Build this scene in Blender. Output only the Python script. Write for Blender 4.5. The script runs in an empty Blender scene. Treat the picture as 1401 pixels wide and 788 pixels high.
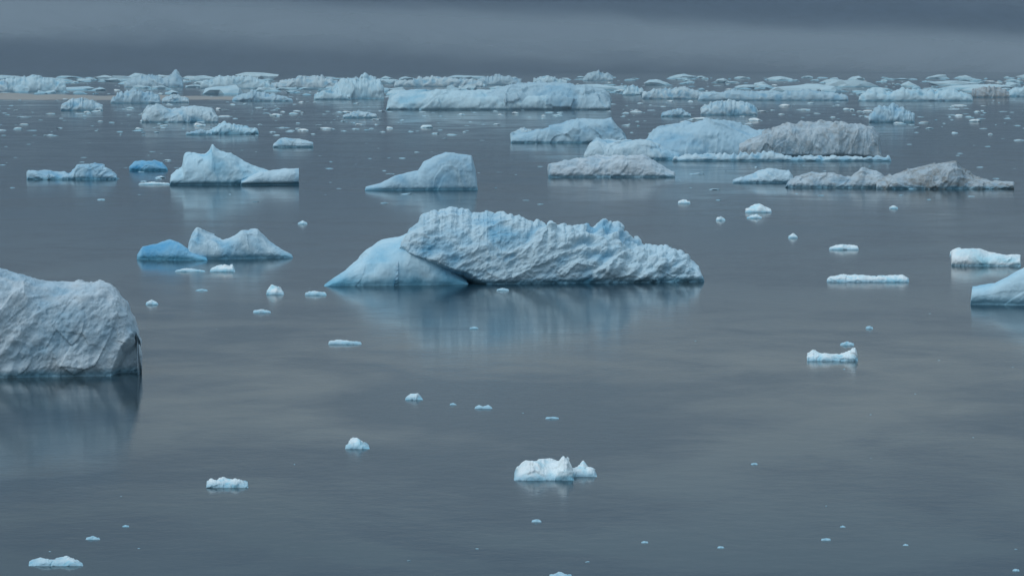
import bpy, math, random
import numpy as np
random.seed(7); rng=np.random.default_rng(7)
sc=bpy.context.scene
sc.view_settings.view_transform='Standard'; sc.view_settings.look='None'; sc.view_settings.exposure=0
# ---------------- camera geometry (metres) ----------------
W,HH=1401.,788.; HFOV=math.radians(20); F=W/2/math.tan(HFOV/2); CH=60.; HORY=60.
TH=math.atan((HH/2-HORY)/F); CT,ST=math.cos(TH),math.sin(TH)
def ground(x,y):
    a=(x-W/2)/F; b=(HH/2-y)/F; t=CH/(ST-b*CT); return t*a, t*(CT+b*ST)
def at_depth(x,y,Y):
    a=(x-W/2)/F; b=(HH/2-y)/F; t=Y/(CT+b*ST); return t*a, CH+t*(b*CT-ST)
cam=bpy.data.objects.new("camera",bpy.data.cameras.new("camera")); sc.collection.objects.link(cam)
cam.location=(0,0,CH); cam.rotation_euler=(math.pi/2-TH,0,0)
cam.data.sensor_width=36; cam.data.lens=18/math.tan(HFOV/2); cam.data.clip_start=1; cam.data.clip_end=60000
sc.camera=cam
# ---------------- numpy noise ----------------
def h3(i,j,k,s):
    n=(i.astype(np.int64)*374761393+j.astype(np.int64)*668265263+k.astype(np.int64)*2147483647+s*974634777)&0xffffffff
    n=((n^(n>>13))*1274126177)&0xffffffff; n=((n^(n>>16))*2246822519)&0xffffffff; n=n^(n>>15)
    return (n&0xffffff)/float(0xffffff)
def vnoise(P,s=0):
    f=np.floor(P); r=P-f; r=r*r*r*(r*(r*6-15)+10); i,j,k=f[:,0],f[:,1],f[:,2]; x,y,z=r[:,0],r[:,1],r[:,2]
    o=0
    for a in (0,1):
        for b in (0,1):
            for c in (0,1):
                w=(x if a else 1-x)*(y if b else 1-y)*(z if c else 1-z); o=o+w*h3(i+a,j+b,k+c,s)
    return o*2-1
def fbm(P,oct=4,s=0,g=0.5):
    o=0;a=1;
    for q in range(oct): o=o+a*vnoise(P*2.03**q+q*17.3,s+q); a*=g
    return o
def worley(P,s=0):
    """F1 distance and a per-cell tilted plane (for chiselled facets)"""
    f=np.floor(P); best=np.full(len(P),9.); pl=np.zeros(len(P))
    for a in (-1,0,1):
        for b in (-1,0,1):
            for c in (-1,0,1):
                ci,cj,ck=f[:,0]+a,f[:,1]+b,f[:,2]+c
                dx=P[:,0]-ci-h3(ci,cj,ck,s); dy=P[:,1]-cj-h3(ci,cj,ck,s+11); dz=P[:,2]-ck-h3(ci,cj,ck,s+23)
                d=np.sqrt(dx*dx+dy*dy+dz*dz); near=d<best
                g=(h3(ci,cj,ck,s+31)-.5)*dx*2+(h3(ci,cj,ck,s+37)-.5)*dz*2+(h3(ci,cj,ck,s+41)-.5)*0.25
                pl=np.where(near,g,pl); best=np.where(near,d,best)
    return best,pl
# ---------------- materials ----------------
def nt(name):
    m=bpy.data.materials.new(name); m.use_nodes=True; t=m.node_tree; t.nodes.clear(); return m,t
def N(t,ty,**k):
    n=t.nodes.new(ty)
    for a,v in k.items(): setattr(n,a,v)
    return n
def mixc(t,f,a,b,blend='MIX'):
    m=t.nodes.new('ShaderNodeMix'); m.data_type='RGBA'; m.blend_type=blend
    for s,v in ((m.inputs[0],f),(m.inputs[6],a),(m.inputs[7],b)):
        if hasattr(v,'links'): t.links.new(v,s)
        else: s.default_value=v if not isinstance(v,tuple) else (*v,1)
    return m.outputs[2]
def ramp(t,src,pts,interp='LINEAR'):
    r=t.nodes.new('ShaderNodeValToRGB'); el=r.color_ramp.elements; r.color_ramp.interpolation=interp
    while len(el)<len(pts): el.new(0.5)
    for e,(p,c) in zip(el,pts): e.position=p; e.color=(c,c,c,1) if not isinstance(c,tuple) else (*c,1)
    t.links.new(src,r.inputs[0]); return r.outputs[0]
def mth(t,op,a,b=0.0,c=None,clamp=False):
    m=t.nodes.new('ShaderNodeMath'); m.operation=op; m.use_clamp=clamp
    for s,v in zip(m.inputs,(a,b,c)):
        if v is None: continue
        if hasattr(v,'links'): t.links.new(v,s)
        else: s.default_value=v
    return m.outputs[0]
def noise(t,vec,scale,detail=4,rough=0.55,dist=0):
    n=N(t,'ShaderNodeTexNoise'); n.inputs['Scale'].default_value=scale; n.inputs['Detail'].default_value=detail
    n.inputs['Roughness'].default_value=rough; n.inputs['Distortion'].default_value=dist; t.links.new(vec,n.inputs['Vector']); return n.outputs[0]
def ice(name,white=(0.60,0.77,0.84),blue=(0.21,0.49,0.67),dirt=0.0,bluebias=0.0,bump=1.0,foot=2.0):
    m,t=nt(name); L=t.links
    geo=N(t,'ShaderNodeNewGeometry'); pos=geo.outputs['Position']
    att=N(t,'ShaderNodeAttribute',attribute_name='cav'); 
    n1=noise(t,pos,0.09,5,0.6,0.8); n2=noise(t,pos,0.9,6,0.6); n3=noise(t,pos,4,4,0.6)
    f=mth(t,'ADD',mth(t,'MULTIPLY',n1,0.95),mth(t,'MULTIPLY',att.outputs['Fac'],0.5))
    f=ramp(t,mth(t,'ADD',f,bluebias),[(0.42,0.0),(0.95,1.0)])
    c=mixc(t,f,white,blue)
    c=mixc(t,ramp(t,n2,[(0.4,0.0),(0.75,0.3)]),c,tuple(min(1,x*1.08) for x in white))
    sep=N(t,'ShaderNodeSeparateXYZ'); L.new(pos,sep.inputs[0])
    wet_glow=ramp(t,mth(t,'DIVIDE',mth(t,'ADD',sep.outputs[2],mth(t,'MULTIPLY',n1,-0.5*foot)),foot),[(0.0,1.0),(0.55,0.0)])
    c=mixc(t,mth(t,'MULTIPLY',wet_glow,0.6),c,(0.14,0.46,0.62))  # bluer wet foot; turquoise glow and shaded underside painted into its colour
    if dirt>0:
        mp=N(t,'ShaderNodeMapping'); mp.inputs['Scale'].default_value=(1,1,1.6); mp.inputs['Rotation'].default_value=(0,0.5,0); L.new(pos,mp.inputs[0])
        nd=noise(t,mp.outputs[0],0.16,8,0.72,1.2)
        c=mixc(t,mth(t,'MULTIPLY',ramp(t,nd,[(0.44,0.0),(0.66,1.0)]),dirt),c,(0.25,0.24,0.215))
    b=N(t,'ShaderNodeBsdfPrincipled'); L.new(c,b.inputs['Base Color']); b.inputs['Roughness'].default_value=0.55
    b.inputs['Specular IOR Level'].default_value=0.3
    h=mth(t,'ADD',mth(t,'MULTIPLY',n2,1.0),mth(t,'MULTIPLY',n3,0.25))
    bp=N(t,'ShaderNodeBump'); bp.inputs['Strength'].default_value=0.35*bump; bp.inputs['Distance'].default_value=0.8; L.new(h,bp.inputs['Height'])
    L.new(bp.outputs[0],b.inputs['Normal'])
    o=N(t,'ShaderNodeOutputMaterial'); L.new(b.outputs[0],o.inputs[0]); return m
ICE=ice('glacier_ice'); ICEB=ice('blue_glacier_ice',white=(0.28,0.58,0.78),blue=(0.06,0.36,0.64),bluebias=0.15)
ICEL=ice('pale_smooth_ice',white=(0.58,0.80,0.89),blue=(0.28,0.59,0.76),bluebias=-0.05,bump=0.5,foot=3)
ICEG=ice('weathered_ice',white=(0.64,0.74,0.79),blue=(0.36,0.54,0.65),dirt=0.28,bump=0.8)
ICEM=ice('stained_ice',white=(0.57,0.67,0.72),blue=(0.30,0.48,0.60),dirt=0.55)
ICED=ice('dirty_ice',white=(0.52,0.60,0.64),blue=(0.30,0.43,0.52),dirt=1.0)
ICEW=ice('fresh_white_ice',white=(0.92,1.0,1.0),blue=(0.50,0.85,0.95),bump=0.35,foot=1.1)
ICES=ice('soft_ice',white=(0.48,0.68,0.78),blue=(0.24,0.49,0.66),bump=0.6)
# ---------------- berg builder ----------------
def lobe(prof,wl,df=None,p=0.6,back=1.4,amp=1.0,freq=0.12,scal=0.0,jag=0.0,notch=0.5,seed=1,nu=200,nv=70,yoff=0.0,stretch=(1,1,1),rot=0.0,crumble=None,under=None,big=0.4,ridge=0.4,fine=0.05,facet=0.4):
    wl0,wl1=wl if isinstance(wl,tuple) else (wl,wl)
    xs=np.array([q[0] for q in prof],float); ys=np.array([q[1] for q in prof],float)
    pxm=F/ground(700,(wl0+wl1)/2)[1]
    xs=np.concatenate([[xs[0]-0.8],xs,[xs[-1]+0.8]]); ys=np.concatenate([[wl0+1],ys,[wl1+1]])
    u=np.linspace(xs[0],xs[-1],nu); py=np.interp(u,xs,ys); wlu=np.interp(u,[xs[0],xs[-1]],[wl0,wl1])
    k=np.array([.25,.5,.25]); pys=py.copy(); pys[1:-1]=np.convolve(py,k,'valid'); py=pys
    hpx=np.maximum(wlu-py,0.0); hm=hpx.max()
    if df is None: df=hm/pxm*1.0
    X0=np.zeros(nu);Y0=np.zeros(nu);Z=np.zeros(nu);XC=np.zeros(nu);D=np.zeros(nu)
    for i in range(nu):
        gx,gy=ground(u[i],wlu[i]); gy+=yoff; d=df*(max(hpx[i],0.02)/hm)**0.5*(0.85+0.25*math.sin(i*12./nu+seed))
        xc,zc=at_depth(u[i],py[i],gy+d); X0[i]=xc*gy/(gy+d);XC[i]=xc;Y0[i]=gy;Z[i]=max(zc,0.05);D[i]=d
    if jag>0:
        P=np.stack([X0*freq*6,np.zeros(nu),np.full(nu,seed*3.1)],1); Z*=1+jag*fbm(P,3,seed)
    pp=np.linspace(0,math.pi,1500); ar=(hm/pxm)/df
    def vz(q): return np.where(q<math.pi/2,1-np.cos(q),1-np.cos(q)*back), np.sin(q).clip(0)**p
    v_,z_=vz(pp); wgt=np.where(pp[1:]<math.pi*0.62,1.0,0.35)
    sl=np.concatenate([[0],np.cumsum(np.hypot(np.diff(v_),np.diff(z_)*ar)*wgt)]); ph=np.interp(np.linspace(0,sl[-1],nv),sl,pp); v,z=vz(ph)
    VX=X0[:,None]+(XC-X0)[:,None]*v[None,:]; VY=Y0[:,None]+D[:,None]*v[None,:]; VZ=Z[:,None]*z[None,:]
    VX=np.concatenate([VX[:,:1],VX,VX[:,-1:]],1);VY=np.concatenate([VY[:,:1],VY,VY[:,-1:]],1);VZ=np.concatenate([np.full((nu,1),-2.5),VZ-0.0,np.full((nu,1),-2.5)],1)
    V=np.stack([VX,VY,VZ],2); n2=V.shape[1]
    du=np.gradient(V,axis=0); dv=np.gradient(V,axis=1); nn=np.cross(du,dv); nn/=np.linalg.norm(nn,axis=2,keepdims=True)+1e-9
    P=V.reshape(-1,3); c,s=math.cos(rot),math.sin(rot)
    Q=np.stack([(P[:,0]*c+P[:,2]*s)*stretch[0],P[:,1]*stretch[1],(-P[:,0]*s+P[:,2]*c)*stretch[2]],1)*freq
    Q=Q+seed*7.77
    wq=Q+0.4*np.stack([vnoise(Q*1.3,seed+5),vnoise(Q*1.3,seed+6),vnoise(Q*1.3,seed+7)],1)
    d=fbm(Q*0.5,3,seed)*big
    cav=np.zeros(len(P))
    if scal>0:
        f1,pl1=worley(wq*1.1,seed); g1,pl2=worley(wq*2.7,seed+3); e1,_=worley(wq*6.5,seed+4)
        sc_=(f1**2)*1.3-0.5+((g1**2)*1.2-0.35)*0.30+((e1**2)-0.3)*0.08
        pm=np.clip(0.75+0.9*vnoise(Q*0.45,seed+80),0.25,1.3)
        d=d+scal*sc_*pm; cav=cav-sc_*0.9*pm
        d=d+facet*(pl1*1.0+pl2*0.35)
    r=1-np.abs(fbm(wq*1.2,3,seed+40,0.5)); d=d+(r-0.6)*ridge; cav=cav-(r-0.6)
    sm=fbm(Q*7,4,seed+60,0.6); d=d+sm*fine*(1+2*(scal>0))
    loc=np.minimum(1,np.repeat(Z[:,None],n2,1).reshape(-1)/(0.35*Z.max()))
    A=amp*loc
    uu=np.repeat(u[:,None],n2,1).reshape(-1)
    if crumble:
        w=np.clip((uu-crumble[0])/30,0,1)*np.clip((crumble[1]-uu)/20,0,1)
        cr,_=worley(Q*3.6,seed+9); d=d+w*crumble[2]*(0.55-cr)
    P=P+nn.reshape(-1,3)*(d*A)[:,None]
    front=(np.tile(np.arange(n2),nu)<n2*0.55)
    if under:
        zi=np.interp(uu,[q[0] for q in under[0]],[q[1] for q in under[0]],left=0,right=0); zb=zi+1.0*fbm(Q,2,seed+70)
        w=np.clip((zb-P[:,2])/3.2,0,1)*(zi>0.05); w=w*w*(3-2*w); P[:,1]+=w*under[1]*front
    if notch>0:
        zz=P[:,2]/0.9; P[:,1]+=notch*np.exp(-zz*zz)*front
    P[:,2]=np.where(np.tile(np.arange(n2),nu)%n2==0,-2.5,P[:,2])
    idx=np.arange(nu*n2).reshape(nu,n2)
    fc=np.stack([idx[:-1,:-1],idx[1:,:-1],idx[1:,1:],idx[:-1,1:]],2).reshape(-1,4)
    return P,fc,cav
def build(name,parts,mat,smooth=True):
    Vs=[];Fs=[];C=[];MI=[];off=0
    if isinstance(parts,tuple): parts=[parts]
    mats=mat if isinstance(mat,list) else [mat]
    for q,(P,f,c) in enumerate(parts):
        Vs.append(P);Fs.append(f+off);C.append(c);off+=len(P); MI+= [min(q,len(mats)-1)]*len(f)
    V=np.concatenate(Vs);f=np.concatenate(Fs);c=np.concatenate(C)
    org=np.array([V[:,0].mean(),V[:,1].mean(),0]); 
    me=bpy.data.meshes.new(name); me.from_pydata((V-org).tolist(),[],f.tolist())
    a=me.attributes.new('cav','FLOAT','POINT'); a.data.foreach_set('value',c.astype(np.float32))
    for m in mats: me.materials.append(m)
    me.polygons.foreach_set('material_index',MI); me.polygons.foreach_set('use_smooth',[smooth]*len(f)); me.update()
    o=bpy.data.objects.new(name,me); o.location=org; sc.collection.objects.link(o); return o
# ---- main berg
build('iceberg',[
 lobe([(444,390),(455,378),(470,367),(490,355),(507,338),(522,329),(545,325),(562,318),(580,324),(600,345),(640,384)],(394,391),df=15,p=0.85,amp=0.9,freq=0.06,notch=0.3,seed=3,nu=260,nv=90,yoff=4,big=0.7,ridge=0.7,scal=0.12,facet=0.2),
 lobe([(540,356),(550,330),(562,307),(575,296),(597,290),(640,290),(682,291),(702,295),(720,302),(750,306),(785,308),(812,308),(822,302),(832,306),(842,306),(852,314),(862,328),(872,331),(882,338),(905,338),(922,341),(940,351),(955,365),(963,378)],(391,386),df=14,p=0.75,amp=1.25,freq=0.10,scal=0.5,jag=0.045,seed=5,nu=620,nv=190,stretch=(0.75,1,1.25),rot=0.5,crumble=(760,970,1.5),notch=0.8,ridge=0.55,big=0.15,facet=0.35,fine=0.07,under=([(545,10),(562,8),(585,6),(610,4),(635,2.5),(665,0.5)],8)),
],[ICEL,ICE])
# ---- left foreground berg
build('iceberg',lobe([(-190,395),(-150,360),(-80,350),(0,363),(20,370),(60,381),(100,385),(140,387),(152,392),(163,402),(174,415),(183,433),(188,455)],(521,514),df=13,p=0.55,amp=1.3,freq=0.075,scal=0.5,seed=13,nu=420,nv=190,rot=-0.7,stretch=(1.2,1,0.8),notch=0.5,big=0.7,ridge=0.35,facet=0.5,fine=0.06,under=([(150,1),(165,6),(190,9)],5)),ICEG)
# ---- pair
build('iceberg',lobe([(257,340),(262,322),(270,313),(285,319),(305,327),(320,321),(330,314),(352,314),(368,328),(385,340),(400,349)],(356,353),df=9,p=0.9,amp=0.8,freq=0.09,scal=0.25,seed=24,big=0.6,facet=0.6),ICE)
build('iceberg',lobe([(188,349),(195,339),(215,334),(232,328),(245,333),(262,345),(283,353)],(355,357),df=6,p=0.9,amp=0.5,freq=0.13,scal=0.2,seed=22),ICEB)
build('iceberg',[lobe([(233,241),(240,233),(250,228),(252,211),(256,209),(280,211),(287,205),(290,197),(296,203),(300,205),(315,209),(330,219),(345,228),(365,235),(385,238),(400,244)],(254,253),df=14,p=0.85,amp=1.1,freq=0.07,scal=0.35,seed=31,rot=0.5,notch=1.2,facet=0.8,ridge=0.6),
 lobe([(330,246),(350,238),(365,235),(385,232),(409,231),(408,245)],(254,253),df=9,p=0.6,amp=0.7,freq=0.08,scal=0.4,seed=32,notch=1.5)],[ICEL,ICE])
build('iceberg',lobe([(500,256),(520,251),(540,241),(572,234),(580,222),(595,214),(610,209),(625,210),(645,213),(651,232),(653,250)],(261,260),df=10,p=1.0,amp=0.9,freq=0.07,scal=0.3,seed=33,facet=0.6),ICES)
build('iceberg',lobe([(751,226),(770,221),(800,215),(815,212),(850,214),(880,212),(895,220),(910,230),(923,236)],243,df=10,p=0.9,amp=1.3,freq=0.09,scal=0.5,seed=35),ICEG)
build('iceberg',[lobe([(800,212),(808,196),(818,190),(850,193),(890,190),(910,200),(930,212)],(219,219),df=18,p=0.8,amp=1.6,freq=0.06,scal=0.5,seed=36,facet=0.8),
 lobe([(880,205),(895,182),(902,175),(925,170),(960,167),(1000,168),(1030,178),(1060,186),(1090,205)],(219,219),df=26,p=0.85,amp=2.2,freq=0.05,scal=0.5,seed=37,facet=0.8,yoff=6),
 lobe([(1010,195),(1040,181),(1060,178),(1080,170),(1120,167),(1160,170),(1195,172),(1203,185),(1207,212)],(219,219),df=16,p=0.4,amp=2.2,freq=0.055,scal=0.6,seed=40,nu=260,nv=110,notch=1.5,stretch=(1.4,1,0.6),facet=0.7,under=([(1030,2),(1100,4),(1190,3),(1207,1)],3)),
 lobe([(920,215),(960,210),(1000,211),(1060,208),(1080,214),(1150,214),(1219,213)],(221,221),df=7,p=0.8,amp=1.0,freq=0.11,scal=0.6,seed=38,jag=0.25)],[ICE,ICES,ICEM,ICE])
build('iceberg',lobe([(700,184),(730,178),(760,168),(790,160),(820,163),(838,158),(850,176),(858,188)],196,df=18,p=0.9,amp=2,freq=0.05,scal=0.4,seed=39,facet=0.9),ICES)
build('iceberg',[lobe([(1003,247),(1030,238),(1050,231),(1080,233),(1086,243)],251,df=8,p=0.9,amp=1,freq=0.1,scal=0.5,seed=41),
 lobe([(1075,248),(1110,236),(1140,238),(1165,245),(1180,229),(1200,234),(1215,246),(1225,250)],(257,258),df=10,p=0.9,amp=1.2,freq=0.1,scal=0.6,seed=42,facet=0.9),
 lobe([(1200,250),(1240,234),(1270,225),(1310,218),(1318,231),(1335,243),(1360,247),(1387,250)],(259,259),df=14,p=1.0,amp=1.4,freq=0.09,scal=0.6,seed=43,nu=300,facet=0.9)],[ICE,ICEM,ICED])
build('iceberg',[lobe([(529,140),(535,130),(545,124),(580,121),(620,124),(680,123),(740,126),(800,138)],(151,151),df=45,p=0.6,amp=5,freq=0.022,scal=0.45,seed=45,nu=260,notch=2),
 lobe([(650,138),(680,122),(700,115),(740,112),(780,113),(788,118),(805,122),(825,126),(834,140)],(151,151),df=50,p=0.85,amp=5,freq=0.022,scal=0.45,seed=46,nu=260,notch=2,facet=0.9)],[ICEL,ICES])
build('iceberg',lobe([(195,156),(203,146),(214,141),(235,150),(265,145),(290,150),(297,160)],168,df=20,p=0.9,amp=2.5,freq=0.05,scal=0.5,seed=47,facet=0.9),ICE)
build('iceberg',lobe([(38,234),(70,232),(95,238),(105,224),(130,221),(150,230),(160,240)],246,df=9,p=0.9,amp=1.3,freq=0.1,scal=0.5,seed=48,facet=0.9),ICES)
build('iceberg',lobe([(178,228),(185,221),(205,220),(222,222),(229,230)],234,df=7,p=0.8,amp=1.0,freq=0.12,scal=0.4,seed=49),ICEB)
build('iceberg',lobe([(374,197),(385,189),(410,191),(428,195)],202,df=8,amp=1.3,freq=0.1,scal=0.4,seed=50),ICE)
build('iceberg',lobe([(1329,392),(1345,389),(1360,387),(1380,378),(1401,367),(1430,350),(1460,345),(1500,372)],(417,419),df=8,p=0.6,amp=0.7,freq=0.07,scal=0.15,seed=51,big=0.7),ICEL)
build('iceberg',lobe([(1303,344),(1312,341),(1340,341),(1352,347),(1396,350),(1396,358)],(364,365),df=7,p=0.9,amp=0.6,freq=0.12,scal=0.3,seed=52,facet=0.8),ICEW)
far=[([(84,143),(95,136),(115,134),(140,143)],152),([(152,135),(165,126),(190,122),(218,132)],142),([(455,122),(470,108),(500,104),(520,110),(525,125)],136),
 ([(960,148),(975,139),(1000,137),(1035,146)],158),([(1190,158),(1200,148),(1225,145),(1250,156)],168),([(0,112),(20,106),(50,105),(90,112)],126),([(-60,115),(-20,108),(10,112)],127),
 ([(172,114),(200,103),(230,107),(236,105),(240,94),(246,105),(250,112)],120),([(275,112),(300,106),(345,105),(370,113)],122),([(370,116),(400,107),(440,104),(462,112)],121),
 ([(798,107),(806,100),(818,97),(838,104)],111),([(852,127),(862,116),(880,122)],131),([(880,126),(905,122),(940,120),(965,128)],136),([(955,130),(1000,124),(1060,127),(1100,123),(1160,131)],138),
 ([(1175,130),(1190,123),(1215,126),(1240,122),(1280,125),(1300,121),(1330,130)],139),([(1330,122),(1360,118),(1380,126)],134),([(1275,134),(1300,128),(1322,134)],139),([(1380,124),(1401,118),(1450,127)],133),
 ([(540,112),(590,105),(640,108),(660,113)],119),([(655,110),(680,103),(705,107),(712,112)],117),([(730,108),(750,104),(775,110)],116),([(222,136),(240,129),(258,136)],141),([(318,134),(345,124),(385,132),(400,136)],139),([(430,130),(450,122),(480,130)],137),
 ([(470,158),(490,152),(515,157)],162),([(255,182),(275,177),(290,181)],185),([(280,182),(305,168),(325,172),(353,176)],184),([(700,182),(715,175),(740,182)],186),([(905,155),(930,148),(945,156)],160)]
for i,(pr,wl) in enumerate(far):
    hm=wl-min(q[1] for q in pr); pm=F/ground(700,wl)[1]
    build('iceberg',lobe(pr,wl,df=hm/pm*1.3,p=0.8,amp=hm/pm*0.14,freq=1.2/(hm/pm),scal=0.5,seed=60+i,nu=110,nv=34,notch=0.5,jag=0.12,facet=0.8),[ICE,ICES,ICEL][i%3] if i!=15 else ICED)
# ---- near floes & growlers
small=[([(704,650),(710,640),(716,633),(735,630),(755,631),(764,633),(771,625),(777,628),(781,641),(784,653)],657),([(776,648),(784,641),(790,640),(797,632),(803,638),(813,641),(816,649)],652),
 ([(283,659),(290,655),(297,657),(305,654),(315,657),(322,654),(331,658),(339,660)],667),([(473,610),(480,602),(488,599),(497,605),(505,611)],614),([(555,544),(562,539),(570,538),(578,545)],547),
 ([(650,557),(655,554),(661,556),(668,554),(673,557)],559),([(40,770),(55,764),(75,766),(92,762),(104,766),(113,771)],774),([(118,736),(126,733),(136,736)],738),([(752,787),(765,783),(782,787)],791),
 ([(450,467),(462,465),(475,466),(494,468)],471),([(418,400),(430,398),(446,401)],404),([(365,398),(372,390),(380,393),(388,400)],403),([(347,425),(358,423),(370,426)],428),([(200,414),(207,410),(216,414)],417),
 ([(240,370),(255,367),(280,370)],372),([(288,368),(300,363),(314,364),(318,361),(321,368)],372),([(1020,287),(1030,281),(1038,278),(1055,287)],291),([(1022,297),(1035,293),(1042,297)],299),([(980,299),(986,296),(992,300)],302),
 ([(1079,323),(1085,319),(1091,323)],326),([(928,276),(935,273),(944,276)],279),([(1217,284),(1222,281),(1228,284)],286),([(408,305),(414,302),(420,305)],307),([(1185,447),(1190,446),(1194,448)],450),([(728,712),(734,710),(740,712)],714),
 ([(747,571),(756,570),(764,571)],573),([(616,552),(620,551),(624,553)],554),([(643,448),(649,447),(654,448)],450),([(190,251),(210,249),(232,251)],253),([(1132,380),(1150,376),(1180,377),(1200,378),(1235,376),(1243,381)],386),
 ([(1135,338),(1150,334),(1174,337)],342),([(1105,485),(1112,480),(1120,483),(1135,485),(1148,485),(1158,482),(1164,477),(1170,476),(1173,486)],494),([(1150,470),(1158,467),(1168,470)],472.5),([(1300,344),(1305,342),(1308,346)],350),
 ([(168,719),(172,718),(176,719)],720.5),([(878,741),(882,740),(886,741)],742.5),([(982,748),(986,747),(990,748)],749.5),([(1028,634),(1032,633),(1036,634)],635.5),([(1124,737),(1130,736),(1136,737)],739),([(1150,720),(1153,719),(1156,720)],721),([(1236,745),(1239,744),(1242,745)],746),([(1386,779),(1390,778),(1394,779)],781),([(268,397),(276,395),(284,397)],398),([(680,396),(688,394),(696,396)],398)]
for i,(pr,wl) in enumerate(small):
    hm=wl-min(q[1] for q in pr); pm=F/ground(700,wl)[1]; bigf=(pr[-1][0]-pr[0][0])>50
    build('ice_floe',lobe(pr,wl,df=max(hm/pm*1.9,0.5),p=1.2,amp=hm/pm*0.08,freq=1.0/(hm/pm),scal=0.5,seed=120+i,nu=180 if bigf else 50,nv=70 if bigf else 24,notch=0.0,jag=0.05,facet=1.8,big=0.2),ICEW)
# ---- brash ice
import bmesh
bm=bmesh.new(); bmesh.ops.create_icosphere(bm,subdivisions=2,radius=1); bv=np.array([v.co[:] for v in bm.verts]); bf=np.array([[v.index for v in f.verts] for f in bm.faces]); bm.free()
def brash(name,n,mat,pick,wx=2.0):
    Vs=[];Fs=[];C=[]
    for i in range(n):
        X,Y,s,hr=pick(); 
        P=bv*(1+0.4*vnoise(bv*1.3+i*5.3,i%97)[:,None]+0.25*vnoise(bv*3.1+i*2.3,i%91)[:,None]); P=P*np.array([s*rng.uniform(0.8,wx),s,s*hr])
        a=rng.uniform(-0.6,0.6); c,s_=math.cos(a),math.sin(a); P=np.stack([P[:,0]*c-P[:,1]*s_+X,P[:,0]*s_+P[:,1]*c+Y,P[:,2]],1)
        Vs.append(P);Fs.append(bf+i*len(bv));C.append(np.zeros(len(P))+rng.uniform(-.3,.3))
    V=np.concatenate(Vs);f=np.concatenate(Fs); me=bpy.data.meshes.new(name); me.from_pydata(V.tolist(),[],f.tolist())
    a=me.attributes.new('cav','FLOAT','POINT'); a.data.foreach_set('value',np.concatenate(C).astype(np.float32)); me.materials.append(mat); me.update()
    o=bpy.data.objects.new(name,me); sc.collection.objects.link(o)
def pk_far():
    y=111+ (rng.random()**1.5)*75; x=rng.uniform(-250,1650); X,Y=ground(x,y); return X,Y,min(rng.lognormal(0.25,0.5),5),rng.uniform(0.25,0.7)
def pk_edge():
    y=107+ rng.random()**1.3*24; x=rng.uniform(-250,1650); X,Y=ground(x,y); return X,Y,min(rng.lognormal(1.5,0.65),18),rng.uniform(0.3,0.75)
def pk_mid():
    y=150+ (rng.random()**2.0)*130; x=rng.uniform(-250,1650); X,Y=ground(x,y); return X,Y,min(rng.lognormal(-0.5,0.5),2),rng.uniform(0.15,0.45)
def pk_near():
    y=rng.uniform(260,800); x=rng.uniform(-200,1600); X,Y=ground(x,y); return X,Y,rng.uniform(0.06,0.16),0.4
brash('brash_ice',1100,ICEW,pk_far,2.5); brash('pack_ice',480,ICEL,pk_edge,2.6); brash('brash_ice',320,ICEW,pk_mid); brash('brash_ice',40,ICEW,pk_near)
# ---- low pale tan strip at far left
x0,y0=ground(-200,136); x1,y1=ground(385,136)
m,t=nt('pale_tan'); g=N(t,'ShaderNodeNewGeometry'); nn_=noise(t,g.outputs['Position'],0.02,6); c=mixc(t,nn_,(0.42,0.40,0.36),(0.30,0.31,0.30)); b=N(t,'ShaderNodeBsdfPrincipled'); t.links.new(c,b.inputs['Base Color']); b.inputs['Roughness'].default_value=0.9; o_=N(t,'ShaderNodeOutputMaterial'); t.links.new(b.outputs[0],o_.inputs[0])
nx=160; vs=[];fs=[]
for i in range(nx+1):
    s=i/nx; X=x0+(x1-x0)*s; w=(1-s**3)*(330+80*math.sin(s*9)+40*math.sin(s*31)); 
    for j in range(9):
        q=j/8; vs.append((X,y0-40+w*q+12*math.sin(s*40)*(q<0.5),3.0*math.sin(math.pi*q)*(1-s**6)-0.2+0.3*math.sin(s*70+q*5)))
for i in range(nx):
    for j in range(8): a=i*9+j; fs.append((a,a+9,a+10,a+1))
me=bpy.data.meshes.new('pale_strip'); me.from_pydata(vs,[],fs); me.materials.append(m); o=bpy.data.objects.new('pale_strip',me); sc.collection.objects.link(o)
# ---------------- water ----------------
m,t=nt('fjord_water'); L=t.links; g=N(t,'ShaderNodeNewGeometry'); pos=g.outputs['Position']
b=N(t,'ShaderNodeBsdfPrincipled'); b.inputs['IOR'].default_value=1.333
big=noise(t,pos,0.012,3,0.5,1.6); med=noise(t,pos,0.06,5,0.6,1.2)
patch=mth(t,'ADD',mth(t,'MULTIPLY',big,0.72),mth(t,'MULTIPLY',med,0.28))
silt=ramp(t,patch,[(0.44,0.0),(0.60,1.0)],'EASE')
L.new(mixc(t,silt,(0.008,0.032,0.052),(0.044,0.070,0.080)),b.inputs['Base Color'])
L.new(ramp(t,patch,[(0.40,0.17),(0.50,0.125),(0.62,0.09)]),b.inputs['Roughness'])
w1=noise(t,pos,0.25,3,0.6); w2=noise(t,pos,1.6,2,0.5)
h=mth(t,'ADD',mth(t,'MULTIPLY',w1,0.22),mth(t,'MULTIPLY',w2,0.05))
bp=N(t,'ShaderNodeBump'); bp.inputs['Distance'].default_value=1.0; L.new(h,bp.inputs['Height']); L.new(ramp(t,patch,[(0.40,0.22),(0.62,0.07)]),bp.inputs['Strength']); L.new(bp.outputs[0],b.inputs['Normal'])
o_=N(t,'ShaderNodeOutputMaterial'); L.new(b.outputs[0],o_.inputs[0])
me=bpy.data.meshes.new('water'); S=30000; me.from_pydata([(-S,-2000,0),(S,-2000,0),(S,S,0),(-S,S,0)],[],[(0,1,2,3)]); me.materials.append(m)
sc.collection.objects.link(bpy.data.objects.new('water',me))
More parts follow.
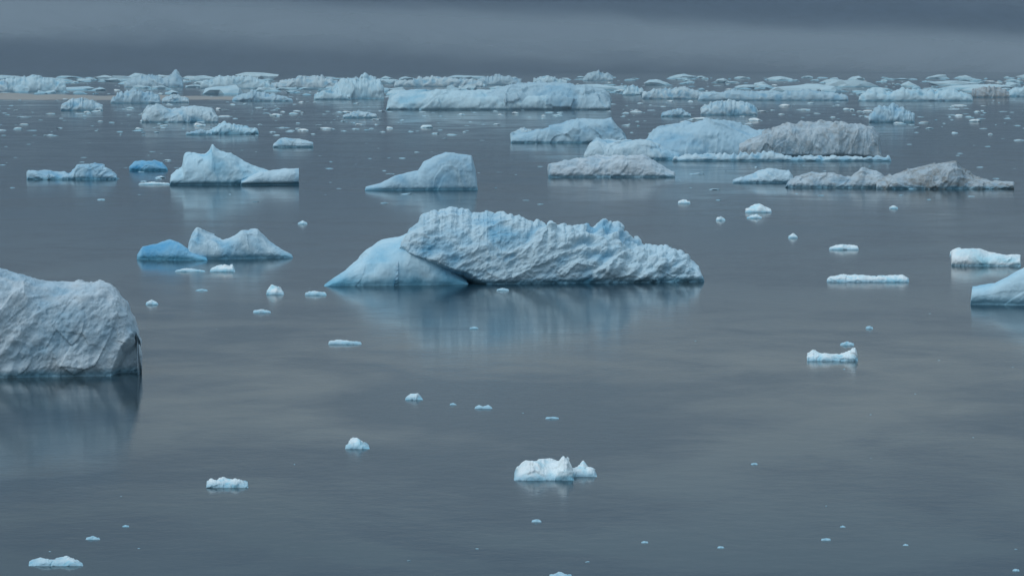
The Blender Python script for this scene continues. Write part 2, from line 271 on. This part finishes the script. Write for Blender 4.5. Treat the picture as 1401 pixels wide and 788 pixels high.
# ---------------- mountain ----------------
m,t=nt('dark_rock'); g=N(t,'ShaderNodeNewGeometry'); mp=N(t,'ShaderNodeMapping'); mp.inputs['Scale'].default_value=(1,1,2.0); t.links.new(g.outputs['Position'],mp.inputs[0])
nn_=noise(t,mp.outputs[0],0.03,8,0.7); c=mixc(t,ramp(t,nn_,[(0.35,0.),(0.7,1.)]),(0.004,0.012,0.04),(0.035,0.055,0.11)); b=N(t,'ShaderNodeBsdfDiffuse'); t.links.new(c,b.inputs['Color']); o_=N(t,'ShaderNodeOutputMaterial'); t.links.new(b.outputs[0],o_.inputs[0])
nx,ny=240,40; xx=np.linspace(-6000,6000,nx); tt=np.linspace(0,1,ny)
XX,TT=np.meshgrid(xx,tt,indexing='ij'); YY=6500+TT*1500; P=np.stack([XX.ravel()/700,YY.ravel()/700,np.zeros(XX.size)],1)
ridge=fbm(P,5,3).reshape(XX.shape); ZZ=-5+TT**0.8*(520+200*ridge)+TT*(1-TT)*200*fbm(P*3,4,9).reshape(XX.shape)
idx=np.arange(nx*ny).reshape(nx,ny); fc=np.stack([idx[:-1,:-1],idx[1:,:-1],idx[1:,1:],idx[:-1,1:]],2).reshape(-1,4)
me=bpy.data.meshes.new('mountain'); me.from_pydata(np.stack([XX.ravel(),YY.ravel(),ZZ.ravel()],1).tolist(),[],fc.tolist()); me.materials.append(m); me.polygons.foreach_set('use_smooth',[True]*len(fc))
sc.collection.objects.link(bpy.data.objects.new('mountain',me))
# ---------------- fog bank ----------------
fogroot=bpy.data.objects.new('fog_bank',None); sc.collection.objects.link(fogroot)
for k in range(3):
    m,t=nt('mist'); g=N(t,'ShaderNodeNewGeometry'); mp=N(t,'ShaderNodeMapping'); mp.inputs['Scale'].default_value=(0.35,1,1.2); mp.inputs['Location'].default_value=(k*777,0,k*300); t.links.new(g.outputs['Position'],mp.inputs[0])
    n=noise(t,mp.outputs[0],0.006,6,0.62,0.8); sp=N(t,'ShaderNodeSeparateXYZ'); t.links.new(g.outputs['Position'],sp.inputs[0])
    zz=mth(t,'ADD',sp.outputs[2],mth(t,'MULTIPLY',sp.outputs[0],0.045)); zz=mth(t,'ADD',zz,mth(t,'MULTIPLY',mth(t,'SUBTRACT',n,0.5),90))
    lo=ramp(t,mth(t,'DIVIDE',zz,400),[(0.0,0.12),(0.06,0.18),(0.14,0.65),(0.26,0.78),(0.34,0.03),(0.5,0.03),(0.9,0.6)],'B_SPLINE')
    a=mth(t,'MULTIPLY',ramp(t,n,[(0.28,0.5),(0.72,1.0)]),lo)
    dfz=N(t,'ShaderNodeBsdfDiffuse'); dfz.inputs['Color'].default_value=(0.37,0.45,0.52,1); tr=N(t,'ShaderNodeBsdfTransparent'); mx=N(t,'ShaderNodeMixShader'); t.links.new(a,mx.inputs[0]); t.links.new(tr.outputs[0],mx.inputs[1]); t.links.new(dfz.outputs[0],mx.inputs[2])
    o_=N(t,'ShaderNodeOutputMaterial'); t.links.new(mx.outputs[0],o_.inputs[0])
    vs=[];fs=[];nx=80;nz=12
    for i in range(nx+1):
        for j in range(nz+1):
            X=-6000+12000*i/nx; vs.append((X,6000+k*130+90*math.sin(X/900+k*2)+j/nz*300,600*j/nz-3))
    for i in range(nx):
        for j in range(nz): q=i*(nz+1)+j; fs.append((q,q+nz+1,q+nz+2,q+1))
    me=bpy.data.meshes.new('mist_layer'); me.from_pydata(vs,[],fs); me.materials.append(m); me.polygons.foreach_set('use_smooth',[True]*len(fs))
    o=bpy.data.objects.new('mist_layer',me); o.parent=fogroot; sc.collection.objects.link(o)
# sea haze: a real scattering volume over the far water
m,t=nt('haze'); vsn=N(t,'ShaderNodeVolumeScatter'); vsn.inputs['Color'].default_value=(0.33,0.45,0.56,1); vsn.inputs['Density'].default_value=0.00022; vsn.inputs['Anisotropy'].default_value=0.0
o_=N(t,'ShaderNodeOutputMaterial'); t.links.new(vsn.outputs[0],o_.inputs[1])
bm=bmesh.new(); bmesh.ops.create_cube(bm,size=1); me=bpy.data.meshes.new('sea_haze'); bm.to_mesh(me); bm.free(); me.materials.append(m)
o=bpy.data.objects.new('sea_haze',me); o.scale=(9000,4500,321); o.location=(0,1300+2250,159.5); sc.collection.objects.link(o)
# ---------------- sky & sun ----------------
SE,SA=math.radians(45),math.radians(-115)
w=bpy.data.worlds.new('World'); sc.world=w; w.use_nodes=True; t=w.node_tree; t.nodes.clear(); L=t.links
sky=N(t,'ShaderNodeTexSky'); sky.sky_type='NISHITA'; sky.sun_disc=False; sky.sun_elevation=SE; sky.sun_rotation=SA
b1=N(t,'ShaderNodeBackground'); L.new(sky.outputs[0],b1.inputs[0]); b1.inputs[1].default_value=0.03
tc=N(t,'ShaderNodeTexCoord'); sp=N(t,'ShaderNodeSeparateXYZ'); L.new(tc.outputs['Generated'],sp.inputs[0])
cl=[(0.0,(0.10,0.14,0.17)),(0.05,(0.165,0.197,0.212)),(0.11,(0.25,0.275,0.277)),(0.17,(0.12,0.18,0.23)),(0.45,(0.29,0.40,0.49)),(1.0,(0.58,0.74,0.86))]
gr=ramp(t,sp.outputs[2],cl)
mp=N(t,'ShaderNodeMapping'); mp.inputs['Scale'].default_value=(2.2,2.2,14); L.new(tc.outputs['Generated'],mp.inputs[0])
cn=noise(t,mp.outputs[0],2.2,5,0.55,0.4); cr=ramp(t,cn,[(0.3,0.5),(0.7,1.5)])
cc=mixc(t,1.0,gr,cr,'MULTIPLY')
b2=N(t,'ShaderNodeBackground'); L.new(cc,b2.inputs[0]); b2.inputs[1].default_value=0.88
ad=N(t,'ShaderNodeAddShader'); L.new(b1.outputs[0],ad.inputs[0]); L.new(b2.outputs[0],ad.inputs[1]); o_=N(t,'ShaderNodeOutputWorld'); L.new(ad.outputs[0],o_.inputs[0])
sl=bpy.data.lights.new('sun','SUN'); sl.energy=0.75; sl.angle=math.radians(25); sl.color=(0.95,0.98,1.0)
so=bpy.data.objects.new('sun',sl); sc.collection.objects.link(so)
from mathutils import Vector
d=Vector((math.sin(SA)*math.cos(SE),math.cos(SA)*math.cos(SE),math.sin(SE))); so.rotation_euler=d.to_track_quat('Z','Y').to_euler()
